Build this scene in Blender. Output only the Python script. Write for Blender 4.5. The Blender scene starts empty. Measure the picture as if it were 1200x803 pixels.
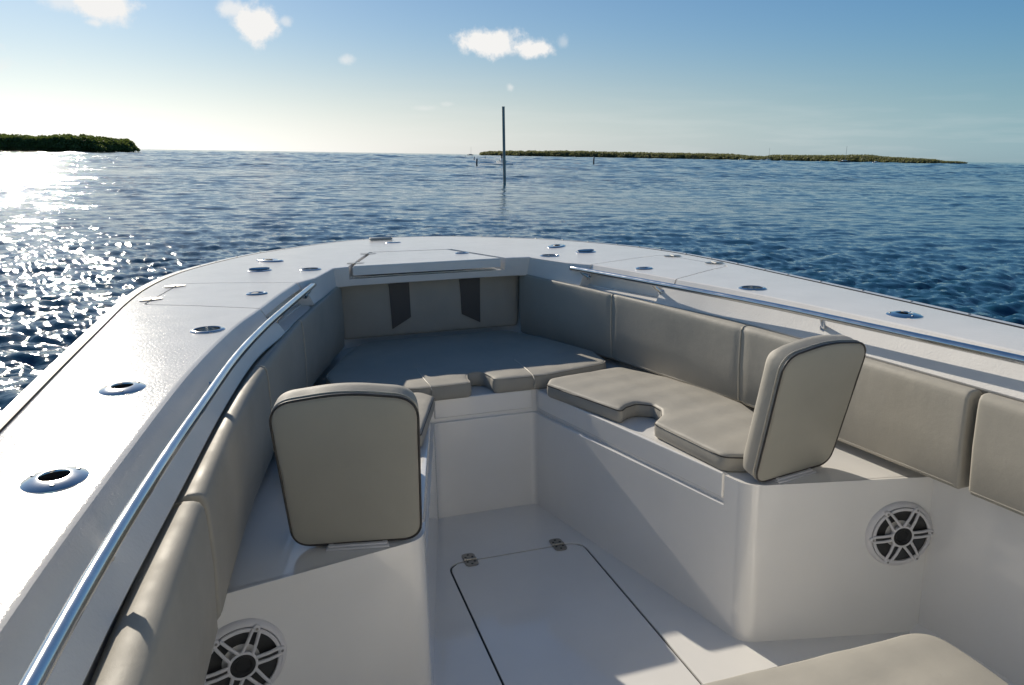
import bpy, bmesh, math, random
import numpy as np
from mathutils import Matrix, Vector
from math import radians as rad, sin, cos, pi
random.seed(4); rng = np.random.default_rng(7)
S = bpy.context.scene; COL = S.collection

# ------------------------------------------------------------------ camera, sky, sun, exposure
CAMZ = 2.2
def axes(yaw, pitch, roll):
    f = Vector((sin(yaw)*cos(pitch), cos(yaw)*cos(pitch), -sin(pitch)))
    r = Vector((cos(yaw), -sin(yaw), 0)); u = r.cross(f)
    return Matrix((cos(roll)*r + sin(roll)*u, -sin(roll)*r + cos(roll)*u, f))
YAW = 0.2982
A_BOAT = axes(YAW, 0.2255, -0.0216)          # camera as seen in the boat's own frame
A_SEA = axes(YAW, math.atan((401.5-181.3)/901.8), 0.0156)   # camera as seen over the level sea
CAM_BOAT = Vector((-0.8247, 0.0, 1.5104)); CAM = Vector((-0.8247, 0.0, CAMZ))
RB = A_SEA.transposed() @ A_BOAT             # the boat sits slightly bow-up and heeled on the water
B = Matrix.Translation(CAM) @ RB.to_4x4() @ Matrix.Translation(-CAM_BOAT)
cd = bpy.data.cameras.new('camera'); cam = bpy.data.objects.new('camera', cd); COL.objects.link(cam)
cd.sensor_width = 36; cd.lens = 901.8/1200*36; cd.clip_end = 60000; cd.clip_start = 0.02
cr = Matrix((A_SEA[0], A_SEA[1], -A_SEA[2])).transposed()
cam.matrix_world = Matrix.Translation(CAM) @ cr.to_4x4(); S.camera = cam

SUN_AZ = rad(-16); SUN_EL = rad(23.5)      # azimuth from +Y towards +X
w = bpy.data.worlds.new('World'); S.world = w; w.use_nodes = True
nt = w.node_tree; N = nt.nodes; LK = nt.links
bg = N['Background']; bg.inputs['Strength'].default_value = 0.082
sky = N.new('ShaderNodeTexSky'); sky.sky_type = 'NISHITA'; sky.sun_disc = False
sky.sun_elevation = SUN_EL; sky.sun_rotation = SUN_AZ; sky.altitude = 0
sky.air_density = 1.0; sky.dust_density = .22; sky.ozone_density = 3.0
def wn(t, **k):
    n = N.new(t)
    for a, v in k.items():
        if a in n.inputs: n.inputs[a].default_value = v
        else: setattr(n, a, v)
    return n
def wmath(op, a, b=None, c=None):
    n = N.new('ShaderNodeMath'); n.operation = op
    for i, v in enumerate((a, b, c)):
        if v is None: continue
        if isinstance(v, (int, float)): n.inputs[i].default_value = v
        else: LK.new(v, n.inputs[i])
    return n.outputs[0]
tc = N.new('ShaderNodeTexCoord')
def pxdir(px, py):
    v = A_SEA.transposed() @ Vector(((px-600)/901.8, -(py-401.5)/901.8, 1)); return v.normalized()
nz = wn('ShaderNodeTexNoise', Scale=26.0, Detail=6.0, Roughness=0.62); LK.new(tc.outputs['Generated'], nz.inputs['Vector'])
mask = None
for (px, py, rx, ry, am) in [(118, 8, .040, .022, 1.2), (296, 30, .034, .026, 1.3), (272, 12, .020, .014, .8), (594, 54, .058, .018, 1.5), (560, 49, .034, .016, 1.5), (622, 59, .036, .014, 1.5), (606, 55, .040, .015, 1.6), (592, 50, .03, .018, 1.3),
                             (404, 70, .013, .008, .55), (598, 102, .008, .007, .5), (110, 27, .016, .008, .7), (336, 25, .010, .008, .5), (75, 3, .03, .012, .6),
                             (660, 50, .010, .010, .3), (498, 127, .018, .005, .3), (525, 122, .01, .004, .25), (655, -45, .10, .03, .7), (-90, 60, .09, .03, .8)]:
    d = pxdir(px, py); r = Vector((d.y, -d.x, 0)).normalized(); u = r.cross(d)
    # elliptical puff about a direction in the sky
    dots = []
    for ax in (r/rx, u/ry):
        n = N.new('ShaderNodeVectorMath'); n.operation = 'DOT_PRODUCT'; LK.new(tc.outputs['Generated'], n.inputs[0]); n.inputs[1].default_value = ax
        sub = d.dot(ax); dots.append(wmath('SUBTRACT', n.outputs['Value'], sub))
    n = N.new('ShaderNodeVectorMath'); n.operation = 'DOT_PRODUCT'; LK.new(tc.outputs['Generated'], n.inputs[0]); n.inputs[1].default_value = d
    q = wmath('ADD', wmath('POWER', wmath('ABSOLUTE', dots[0]), 2.0), wmath('POWER', wmath('ABSOLUTE', dots[1]), 2.0))
    g = wmath('SUBTRACT', 1.0, wmath('SQRT', q))
    g = wmath('ADD', wmath('MULTIPLY', g, .9), wmath('MULTIPLY', wmath('SUBTRACT', nz.outputs['Fac'], .50), 2.1))
    mr = N.new('ShaderNodeMapRange'); mr.interpolation_type = 'SMOOTHSTEP'; LK.new(g, mr.inputs['Value'])
    mr.inputs['From Min'].default_value = 0.0; mr.inputs['From Max'].default_value = .75; mr.inputs['To Max'].default_value = am
    m = wmath('MULTIPLY', mr.outputs[0], wmath('GREATER_THAN', n.outputs['Value'], 0.5))
    mask = m if mask is None else wmath('MAXIMUM', mask, m)
# faint streaky band of thin cloud low over the horizon
sep = N.new('ShaderNodeSeparateXYZ'); LK.new(tc.outputs['Generated'], sep.inputs[0])
mp = wn('ShaderNodeMapping'); mp.inputs['Scale'].default_value = (5, 5, 55); LK.new(tc.outputs['Generated'], mp.inputs['Vector'])
nz2 = wn('ShaderNodeTexNoise', Scale=1.6, Detail=5.0, Roughness=0.55); LK.new(mp.outputs[0], nz2.inputs['Vector'])
band = N.new('ShaderNodeMapRange'); band.interpolation_type = 'SMOOTHSTEP'; LK.new(sep.outputs['Z'], band.inputs['Value'])
band.inputs['From Min'].default_value = .11; band.inputs['From Max'].default_value = .012; band.inputs['To Max'].default_value = .13
st = N.new('ShaderNodeMapRange'); LK.new(nz2.outputs['Fac'], st.inputs['Value']); st.inputs['From Min'].default_value = .46; st.inputs['From Max'].default_value = .72
mask = wmath('MAXIMUM', mask, wmath('MULTIPLY', st.outputs[0], band.outputs[0]))
# sea haze: towards the horizon the sky loses its colour
tint = N.new('ShaderNodeVectorMath'); tint.operation = 'MULTIPLY'; LK.new(sky.outputs[0], tint.inputs[0]); 
sh = Vector((sin(SUN_AZ), cos(SUN_AZ), 0))
dn = N.new('ShaderNodeVectorMath'); dn.operation = 'DOT_PRODUCT'; LK.new(tc.outputs['Generated'], dn.inputs[0]); dn.inputs[1].default_value = sh
aur = N.new('ShaderNodeMapRange'); aur.interpolation_type = 'SMOOTHSTEP'; LK.new(dn.outputs['Value'], aur.inputs['Value']); aur.inputs['From Min'].default_value = .25; aur.inputs['From Max'].default_value = .97
tm = N.new('ShaderNodeMix'); tm.data_type = 'RGBA'; LK.new(aur.outputs[0], tm.inputs[0]); tm.inputs[6].default_value = (.56, .86, 1.02, 1); tm.inputs[7].default_value = (.75, .82, .88, 1); LK.new(tm.outputs[2], tint.inputs[1])
lum = N.new('ShaderNodeRGBToBW'); LK.new(sky.outputs[0], lum.inputs[0])
hz = N.new('ShaderNodeVectorMath'); hz.operation = 'SCALE'; hz.inputs[0].default_value = (1, 1, 1)
hc = N.new('ShaderNodeMix'); hc.data_type = 'RGBA'; LK.new(aur.outputs[0], hc.inputs[0]); hc.inputs[6].default_value = (.56, .88, 1.05, 1); hc.inputs[7].default_value = (.91, .92, .91, 1); LK.new(hc.outputs[2], hz.inputs[0]); LK.new(lum.outputs[0], hz.inputs['Scale'])
hf = N.new('ShaderNodeMapRange'); hf.interpolation_type = 'SMOOTHERSTEP'; LK.new(sep.outputs['Z'], hf.inputs['Value'])
hf.inputs['From Min'].default_value = .19; hf.inputs['From Max'].default_value = -.05; hf.inputs['To Max'].default_value = .9
hmix = N.new('ShaderNodeMix'); hmix.data_type = 'RGBA'; LK.new(hf.outputs[0], hmix.inputs[0]); LK.new(tint.outputs[0], hmix.inputs[6]); LK.new(hz.outputs[0], hmix.inputs[7])
mix = N.new('ShaderNodeMix'); mix.data_type = 'RGBA'; LK.new(mask, mix.inputs[0]); LK.new(hmix.outputs[2], mix.inputs[6]); mix.inputs[7].default_value = (10.5, 10.4, 10.2, 1)
LK.new(mix.outputs[2], bg.inputs['Color'])

sd = bpy.data.lights.new('sun', 'SUN'); sun = bpy.data.objects.new('sun', sd); COL.objects.link(sun)
sd.energy = 5.0; sd.angle = rad(0.5); sd.color = (1.0, .905, .76)
sdir = Vector((sin(SUN_AZ)*cos(SUN_EL), cos(SUN_AZ)*cos(SUN_EL), sin(SUN_EL)))
sun.rotation_euler = (-sdir).to_track_quat('-Z', 'Y').to_euler(); sun.location = (0, 0, 30)
S.view_settings.view_transform = 'Standard'; S.view_settings.look = 'None'; S.view_settings.exposure = 0.08; S.view_settings.gamma = 1
S.render.engine = 'CYCLES'; S.cycles.use_denoising = True; S.cycles.max_bounces = 8; S.cycles.sample_clamp_indirect = 6

# ------------------------------------------------------------------ materials
def mat(name, base, rough=.5, metal=0, coat=0, coat_r=.1, spec=.5, bump=None, var=None, sheen=0, ior=None, bumps=()):
    m = bpy.data.materials.new(name); m.use_nodes = True; t = m.node_tree; p = t.nodes['Principled BSDF']
    p.inputs['Base Color'].default_value = (*base, 1); p.inputs['Roughness'].default_value = rough; p.inputs['Metallic'].default_value = metal
    p.inputs['Coat Weight'].default_value = coat; p.inputs['Coat Roughness'].default_value = coat_r; p.inputs['Specular IOR Level'].default_value = spec
    if ior: p.inputs['IOR'].default_value = ior
    co = t.nodes.new('ShaderNodeTexCoord').outputs['Object']
    def noise(scale, detail=4, rough=.55, dist=0, vec=None):
        n = t.nodes.new('ShaderNodeTexNoise'); n.inputs['Scale'].default_value = scale; n.inputs['Detail'].default_value = detail
        n.inputs['Roughness'].default_value = rough; n.inputs['Distortion'].default_value = dist; t.links.new(vec or co, n.inputs['Vector']); return n.outputs['Fac']
    if var:   # (scale, amount) mottled wear in the thing's own colour and gloss
        f = noise(var[0], 6); r = t.nodes.new('ShaderNodeMapRange'); t.links.new(f, r.inputs[0]); r.inputs[1].default_value = .3; r.inputs[2].default_value = .7
        r.inputs[3].default_value = 1-var[1]; r.inputs[4].default_value = 1+var[1]*.5
        mx = t.nodes.new('ShaderNodeVectorMath'); mx.operation = 'SCALE'; mx.inputs[0].default_value = base; t.links.new(r.outputs[0], mx.inputs['Scale']); t.links.new(mx.outputs[0], p.inputs['Base Color'])
        f2 = noise(var[0]*2.3, 6); r2 = t.nodes.new('ShaderNodeMapRange'); t.links.new(f2, r2.inputs[0]); r2.inputs[1].default_value = .3; r2.inputs[2].default_value = .7
        r2.inputs[3].default_value = max(.02, rough*(1-var[1]*2.2)); r2.inputs[4].default_value = min(1, rough*(1+var[1]*2.2)); t.links.new(r2.outputs[0], p.inputs['Roughness'])
    last = None
    for (sc, dist, st) in ([bump] if bump else []) + list(bumps):
        b = t.nodes.new('ShaderNodeBump'); b.inputs['Strength'].default_value = st; b.inputs['Distance'].default_value = dist
        t.links.new(noise(sc, 5), b.inputs['Height'])
        if last: t.links.new(last, b.inputs['Normal'])
        last = b.outputs[0]
    if last: t.links.new(last, p.inputs['Normal'])
    return m
M = {}
M['gel'] = mat('white_gelcoat', (.83, .815, .785), .20, coat=.9, coat_r=.05, var=(2.2, .05), bump=(3.0, .004, .25))
M['deck'] = mat('dewy_gelcoat', (.79, .772, .745), .17, spec=.075, var=(6, .05), bump=(330, .0006, .5), bumps=[(120, .0015, .6)])
M['vinyl'] = mat('tan_grey_vinyl', (.40, .378, .33), .60, spec=.25, var=(3.5, .09), bump=(6, .011, .26), bumps=[(850, .0005, .6), (34, .0016, .26), (120, .0006, .3)])
M['vinylback'] = mat('tan_vinyl_back', (.385, .37, .315), .52, spec=.4, var=(5, .06), bump=(700, .0004, .5), bumps=[(5, .01, .2)])
M['char'] = mat('charcoal_vinyl', (.055, .056, .058), .5, bump=(800, .0005, .5))
M['piping'] = mat('dark_piping', (.05, .045, .04), .45)
M['stitch'] = mat('pale_piping', (.50, .47, .40), .5)
M['steel'] = mat('polished_steel', (.66, .66, .66), .13, metal=1, var=(20, .08))
M['rail'] = mat('polished_rail_steel', (.66, .67, .68), .16, metal=1, var=(9, .12), bump=(60, .0006, .15))
M['dark'] = mat('black_rubber', (.015, .015, .016), .6)
M['hole'] = mat('dark_liner', (.03, .03, .032), .5)
M['grey'] = mat('grey_plastic', (.30, .30, .31), .4, bump=(300, .0003, .2))
M['lgrey'] = mat('light_grey_plastic', (.66, .65, .66), .38)
M['cone'] = mat('speaker_cone', (.05, .05, .05), .45)
M['alum'] = mat('dull_hinge_steel', (.34, .33, .31), .38, metal=1)
M['rub'] = mat('white_rub_rail', (.60, .60, .60), .28, var=(12, .06))
M['wood'] = mat('weathered_timber', (.34, .33, .30), .85, var=(3, .3), bump=(40, .01, .5))
M['navy'] = mat('dark_boat_hull', (.05, .055, .07), .5)
M['white'] = mat('white_boat_hull', (.75, .75, .74), .35)
M['cloth'] = mat('dark_clothing', (.035, .04, .05), .8)
M['skin'] = mat('skin', (.42, .26, .19), .6)
M['foam'] = mat('wake_foam', (.8, .82, .83), .8)
M['land'] = mat('mud_shore', (.09, .075, .05), .9, var=(.3, .3))

# ------------------------------------------------------------------ object helpers (boat frame)
WM = {}
def mesh_of(name, bm, smooth=35):
    bmesh.ops.recalc_face_normals(bm, faces=bm.faces)
    me = bpy.data.meshes.new(name); bm.to_mesh(me); bm.free()
    if smooth:
        me.polygons.foreach_set('use_smooth', [True]*len(me.polygons)); me.set_sharp_from_angle(angle=rad(smooth))
    return me
def link(name, me, m, parent, M4=None, base=None):
    o = bpy.data.objects.new(name, me); COL.objects.link(o)
    M4 = M4 or Matrix.Identity(4)
    if m and me and not me.materials: me.materials.append(m)
    if parent: o.parent = parent; o.matrix_basis = WM[parent].inverted() @ M4
    else: o.matrix_basis = (B if base is None else base) @ M4
    WM[o] = M4; return o
def obj(name, bm, m, parent, smooth=35):
    # bm is in boat coordinates; the object takes its parent's origin
    o = None; P = WM[parent].copy() if parent else Matrix.Identity(4)
    bm.transform(P.inverted()); return link(name, mesh_of(name, bm, smooth), m, parent, P)
def thing(name, label, cat, loc=(0, 0, 0), group=None, base=None, rz=0):
    o = bpy.data.objects.new(name, None); COL.objects.link(o); o.empty_display_size = .1
    M4 = Matrix.Translation(loc) @ Matrix.Rotation(rz, 4, 'Z')
    o.matrix_basis = (B if base is None else base) @ M4; WM[o] = M4
    o['label'] = label; o['category'] = cat
    if group: o['group'] = group
    return o
def nb(): return bmesh.new()
def loft(bm, secs, closed_sec=True, caps=True, closed_path=False):
    rows = [[bm.verts.new(p) for p in s] for s in secs]; n = len(rows[0]); k = len(rows)
    for i in range(k if closed_path else k-1):
        a, b = rows[i], rows[(i+1) % k]
        for j in range(n if closed_sec else n-1):
            j2 = (j+1) % n
            try: bm.faces.new((a[j], a[j2], b[j2], b[j]))
            except ValueError: pass
    if caps and closed_sec and not closed_path: bm.faces.new(rows[0]); bm.faces.new(rows[-1][::-1])
    return rows
def tube(bm, pts, r, n=12, closed=False, flat=1.0, caps=True):
    pts = [Vector(p) for p in pts]; secs = []
    for i, p in enumerate(pts):
        a = pts[(i-1) % len(pts)] if (closed or i > 0) else p; b = pts[(i+1) % len(pts)] if (closed or i < len(pts)-1) else p
        t = (b-a).normalized(); up = Vector((0, 0, 1)) if abs(t.z) < .95 else Vector((0, 1, 0))
        s = t.cross(up).normalized(); u = s.cross(t)
        rr = r[i] if isinstance(r, (list, tuple)) else r
        secs.append([p + s*cos(2*pi*k/n)*rr + u*sin(2*pi*k/n)*rr*flat for k in range(n)])
    loft(bm, secs, True, caps and not closed, closed)
def lathe(bm, prof, M4, n=32, sx=1.0, sy=1.0):
    rows = []
    for (r, z) in prof:
        if r < 1e-6: rows.append([bm.verts.new(M4 @ Vector((0, 0, z)))])
        else: rows.append([bm.verts.new(M4 @ Vector((r*sx*cos(2*pi*k/n), r*sy*sin(2*pi*k/n), z))) for k in range(n)])
    for a, b in zip(rows, rows[1:]):
        for k in range(n):
            k2 = (k+1) % n
            if len(a) == 1 and len(b) == 1: continue
            if len(a) == 1: bm.faces.new((a[0], b[k], b[k2]))
            elif len(b) == 1: bm.faces.new((a[k], b[0], a[k2]))
            else: bm.faces.new((a[k], b[k], b[k2], a[k2]))
def box(bm, c, s, M4=None, bev=0, seg=2):
    r = bmesh.ops.create_cube(bm, size=1); v = r['verts']
    T = (M4 or Matrix.Identity(4)) @ Matrix.Translation(c) @ Matrix.Diagonal((*s, 1))
    bmesh.ops.transform(bm, matrix=T, verts=v)
    if bev:
        ed = list({e for x in v for e in x.link_edges}); bmesh.ops.bevel(bm, geom=ed, offset=bev, segments=seg, affect='EDGES', profile=.5)
def prism(bm, poly, z0, z1):
    def zz(z, p): return z(p) if callable(z) else z
    a = [bm.verts.new((p[0], p[1], zz(z0, p))) for p in poly]; b = [bm.verts.new((p[0], p[1], zz(z1, p))) for p in poly]
    n = len(poly)
    fa = bm.faces.new(a[::-1]); fb = bm.faces.new(b)
    for i in range(n): bm.faces.new((a[i], a[(i+1) % n], b[(i+1) % n], b[i]))
    return a, b
def cat(P, sub):
    P = [Vector(p) for p in P]; out = []
    for i in range(len(P)-1):
        p0 = P[i-1] if i else 2*P[0]-P[1]; p1, p2 = P[i], P[i+1]; p3 = P[i+2] if i+2 < len(P) else 2*P[-1]-P[-2]
        for k in range(sub):
            t = k/sub
            out.append(.5*((2*p1)+(p2-p0)*t+(2*p0-5*p1+4*p2-p3)*t*t+(3*p1-p0-3*p2+p3)*t**3))
    out.append(P[-1]); return out
def lin(P, sub):
    P = [Vector(p) for p in P]; out = []
    for i in range(len(P)-1):
        for k in range(sub): out.append(P[i].lerp(P[i+1], k/sub))
    out.append(P[-1]); return out
def round_poly(poly, rads, seg=6):
    out = []; n = len(poly)
    for i in range(n):
        p = Vector(poly[i]).to_2d(); a = (Vector(poly[i-1]).to_2d()-p); b = (Vector(poly[(i+1) % n]).to_2d()-p)
        r = rads[i] if isinstance(rads, (list, tuple)) else rads
        if r <= 0: out.append(p); continue
        ang = a.angle(b); d = min(r/math.tan(ang/2), a.length*.48, b.length*.48)
        s = p + a.normalized()*d; e = p + b.normalized()*d
        for k in range(seg+1):
            t = k/seg; out.append((1-t)**2*s + 2*t*(1-t)*p + t*t*e)
    return out
def resample(poly, step, closed=True):
    out = []; n = len(poly)
    for i in range(n if closed else n-1):
        a = Vector(poly[i]); b = Vector(poly[(i+1) % n]); k = max(1, int(round((b-a).length/step)))
        for j in range(k): out.append(a.lerp(b, j/k))
    if not closed: out.append(Vector(poly[-1]))
    return out
def area2(poly): return sum(poly[i-1][0]*poly[i][1]-poly[i][0]*poly[i-1][1] for i in range(len(poly)))
def offset(poly, d):
    # inward offset for a counter-clockwise polygon
    n = len(poly); out = []
    for i in range(n):
        t1 = (poly[i]-poly[i-1]); t2 = (poly[(i+1) % n]-poly[i])
        t = (t1.normalized() if t1.length > 1e-9 else t2.normalized()) + (t2.normalized() if t2.length > 1e-9 else t1.normalized()); t = t.normalized() if t.length > 1e-6 else t1.normalized()
        nrm = Vector((-t.y, t.x)); out.append(poly[i] + nrm*d)
    return out
def boolean(o, cutter_bm, op='DIFFERENCE', name=None, m=None, keep=False):
    me = bpy.data.meshes.new('tmp'); bmesh.ops.recalc_face_normals(cutter_bm, faces=cutter_bm.faces); cutter_bm.to_mesh(me); cutter_bm.free()
    co = bpy.data.objects.new('tmp', me); COL.objects.link(co); co.matrix_world = Matrix.Identity(4)
    src = bpy.data.objects.new('tmp2', o.data if not keep else o.data.copy()); COL.objects.link(src); src.matrix_world = Matrix.Identity(4)
    md = src.modifiers.new('b', 'BOOLEAN'); md.operation = op; md.solver = 'EXACT'; md.use_self = True; md.object = co
    bpy.context.view_layer.update(); dg = bpy.context.evaluated_depsgraph_get()
    out = bpy.data.meshes.new_from_object(src.evaluated_get(dg)); 
    bpy.data.objects.remove(co); bpy.data.objects.remove(src)
    out.materials.clear()
    if m: out.materials.append(m)
    out.polygons.foreach_set('use_smooth', [True]*len(out.polygons)); out.set_sharp_from_angle(angle=rad(32))
    return out
# a cushion: outline (2-D, in the plane of M4), bottom at 0, top at h, rounded edges and a slightly crowned top
def pad(bm, poly, h, M4=None, er=.022, crown=.006, inset=.06, wob=.0015, br=.008):
    M4 = M4 or Matrix.Identity(4); poly = [Vector(p).to_2d() for p in poly]
    if area2(poly) < 0: poly = poly[::-1]
    poly = resample(poly, .018)
    prof = [(br, 0), (0, br), (-.002, h*.5)] + [(er*(1-cos(a)), h-er+er*sin(a)) for a in (0, .35, .7, 1.05, 1.4)]
    def wv(x, y): return wob*(sin(x*31+y*17)+sin(y*43-x*11)+.6*sin(x*67+y*5))
    rows = []
    for (d, z) in prof:
        pts = offset(poly, d) if d else poly
        rows.append([bm.verts.new(M4 @ Vector((p.x, p.y, z + (wv(p.x, p.y)*.5 if z > h*.9 else 0)))) for p in pts])
    n = len(poly)
    for a, b in zip(rows, rows[1:]):
        for k in range(n): bm.faces.new((a[k], a[(k+1) % n], b[(k+1) % n], b[k]))
    last = offset(poly, prof[-1][0]); A = np.array([(p.x, p.y) for p in last]); Bn = np.roll(A, -1, 0)
    xs = np.arange(A[:, 0].min(), A[:, 0].max(), .02); ys = np.arange(A[:, 1].min(), A[:, 1].max(), .02); gx, gy = [q.ravel() for q in np.meshgrid(xs, ys)]
    P = np.stack([gx, gy], 1); cross = np.zeros(len(P), int); dist = np.full(len(P), 9.)
    for a, b in zip(A, Bn):
        c = ((a[1] > gy) != (b[1] > gy)); xx = (b[0]-a[0])*(gy-a[1])/(b[1]-a[1] if b[1] != a[1] else 1e-9)+a[0]; cross += (c & (gx < xx))
        ab = b-a; t = np.clip(((P-a)@ab)/max(ab@ab, 1e-12), 0, 1); dist = np.minimum(dist, np.linalg.norm(P-(a+t[:, None]*ab), axis=1))
    keep = (cross % 2 == 1) & (dist > .009)
    pts = [Vector(q) for q in A] + [Vector(q) for q in P[keep]]; dd = [0]*len(A) + list(dist[keep])
    from mathutils.geometry import delaunay_2d_cdt
    vo, eo, fo, ov, oe, of = delaunay_2d_cdt(pts, [], [list(range(len(A)))], 1, 1e-6)
    idm = {}
    for k, o_ in enumerate(ov):
        q = vo[k]; src = o_[0] if o_ else -1
        if 0 <= src < len(A): idm[k] = rows[-1][src]
        else:
            d = dd[src] if src >= 0 else 0
            idm[k] = bm.verts.new(M4 @ Vector((q.x, q.y, h-er*.015 + crown*(1-math.exp(-d/inset)) + wv(q.x, q.y)*(.5+.5*min(1, d/.05)))))
    for f_ in fo:
        try: bm.faces.new([idm[k] for k in f_])
        except ValueError: pass
    f2 = bm.faces.new(rows[0][::-1]); bmesh.ops.triangulate(bm, faces=[f2], ngon_method='EAR_CLIP')
    return rows
def piping(bm, poly, z, M4, d=.004, r=.0035):
    poly = [Vector(p).to_2d() for p in poly]
    if area2(poly) < 0: poly = poly[::-1]
    pts = offset(resample(poly, .025), d); tube(bm, [M4 @ Vector((p.x, p.y, z)) for p in pts], r, 6, closed=True)

# ------------------------------------------------------------------ THE BOAT
boat = thing('center_console_boat', 'white fishing boat bow with open cockpit, port and starboard seat bases and steel rails', 'boat', (0, 0, 0))
def sheer(y): return .9842 + .0153*(y-2)
K0 = [(1.22,-3),(1.22,-1),(1.215,.3),(1.185,1.0),(1.122,1.69),(1.06,2.23),(.975,2.72),(.89,3.05),(.815,3.35),(.735,3.63),(.64,3.76),(.535,4.05),(.45,4.07),(.3,4.075),(.15,4.08),(0,4.08)]
L0 = [(1.16,-3),(1.16,-1),(1.14,.3),(1.112,1.0),(1.045,1.66),(.982,2.22),(.908,2.70),(.82,3.02),(.75,3.32),(.675,3.60),(.61,3.80),(.525,4.07),(.44,4.09),(.3,4.095),(.15,4.10),(0,4.10)]
I0 = [(1.08,-3),(1.08,-1),(1.062,.3),(1.038,1.0),(.99,1.67),(.935,2.2),(.86,2.68),(.795,3.0),(.73,3.30),(.65,3.60),(.59,3.80),(.49,4.15),(.40,4.205),(.3,4.205),(.15,4.205),(0,4.205)]
O0 = [(1.38,-3),(1.41,-1),(1.42,.3),(1.42,1.0),(1.42,1.75),(1.42,2.4),(1.415,3.0),(1.41,3.4),(1.385,3.78),(1.32,4.14),(1.22,4.42),(1.04,4.76),(.88,4.97),(.63,5.20),(.34,5.41),(0,5.50)]
SUB = 5; J = 9
def dense(P): return cat(P[:J+1], SUB)[:-1] + lin(P[J:], SUB)
K, L, I, O = dense(K0), dense(L0), dense(I0), cat(O0, SUB)
def mir(P): return P + [Vector((-p[0], p[1])) for p in P[-2::-1]]
Kf, Lf, If, Of = [[Vector(p).to_2d() for p in mir([Vector(q) for q in X])] for X in (K, L, I, O)]
nS = len(Kf)
def outn(P):
    out = []
    for i in range(len(P)):
        t = (P[min(i+1, len(P)-1)]-P[max(i-1, 0)]).normalized(); out.append(Vector((t.y, -t.x)))
    return out
nL = outn(Lf); nO = outn(Of)
def v3(p, z): return Vector((p.x, p.y, z))
def zL(y): return .87 + .0153*(y-2) + max(0, y-3.4)*.012
secs = []
for i in range(nS):
    k, l, o = Kf[i], Lf[i], Of[i]; z = sheer(k.y); zo = sheer(o.y) - .004; m = nL[i]; ko = (o-k).normalized()
    slope = (l-k)
    zl = zL(l.y)
    secs.append([v3(o, zo-.085), v3(o, zo-.012), v3(o-ko*.004, zo-.004), v3(o-ko*.013, zo),
                 v3(k.lerp(o, .5), (z+zo)/2+.003),
                 v3(k+ko*.012, z), v3(k+ko*.005, z-.0008), v3(k+slope*.01, z-.0035), v3(k+slope*.06, z-.010),
                 v3(k.lerp(l, .9), zl+.018), v3(l, zl+.008), v3(l+m*.002, zl+.002), v3(l+m*.008, zl),
                 v3(l+m*.13, zl), v3(l+m*.14, z-.085)])
bm = nb(); loft(bm, secs); deck = obj('deck', bm, M['deck'], boat, 40)
# openings
def zs(off): return lambda p: sheer(p[1])+off
HP = [(1.34, 3.33), (1.25, 3.85), (.62, 3.60), (.74, 2.955)]
lids = []
deck_src = deck.data
for s in (1, -1):
    poly = round_poly([(s*x, y) for x, y in HP], [.05, .05, 0, 0]);
    poly = poly if area2(poly) > 0 else poly[::-1]
    a = nb(); prism(a, offset(resample(poly, .2), .009), lambda p: sheer(p[1])-.028, 1.3)
    lids.append(boolean(deck, a, 'INTERSECT', keep=True))
LK_POLY = [(.41, 3.9), (.403, 4.07), (.215, 4.60), (-.275, 4.66), (-.455, 4.09), (-.46, 3.9)]
cuts = nb()
for s in (1, -1):
    poly = round_poly([(s*x, y) for x, y in HP], [.05, .05, 0, 0]); poly = poly if area2(poly) > 0 else poly[::-1]
    prism(cuts, poly, lambda p: sheer(p[1])-.045, 1.3)
deck.data = boolean(deck, cuts)
cuts = nb(); prism(cuts, LK_POLY, lambda p: .948+.0153*(p[1]-4.07), 1.3); deck.data = boolean(deck, cuts)
# grab pockets in the inner slope, below the side hatches
cuts = nb()
for s in (1, -1):
    sec = []
    for i, (k, l) in enumerate(zip(K, L)):
        if 3.10 <= k.y <= 3.66:
            k2, l2 = Vector((s*k.x, k.y)), Vector((s*l.x, l.y)); out = Vector((s*.93, .36)); z = sheer(k.y)
            f = 0 if k.y > 3.15 else 1
            sec.append([v3(l2-out*.05, .895), v3(l2-out*.05, z-.036), v3(k2+out*.035, z-.036), v3(k2+out*.02, .90)])
    loft(cuts, sec)
deck.data = boolean(deck, cuts)
CUPS = [(1.0565, 2.718), (.650, 4.05)]; RODS = [(1.215, 2.07), (1.235, 1.488), (1.24, .75), (1.24, 0.0)]
cuts = nb()
for s in (1, -1):
    for (x, y) in CUPS: lathe(cuts, [(0, -.12), (.0435, -.12), (.0435, .1), (0, .1)], Matrix.Translation((s*x, y, sheer(y))), 36)
    for (x, y) in RODS: lathe(cuts, [(0, -.12), (.0262, -.12), (.0262, .1), (0, .1)], Matrix.Translation((s*x, y, sheer(y))), 24)
deck.data = boolean(deck, cuts, m=M['deck'])
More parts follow.
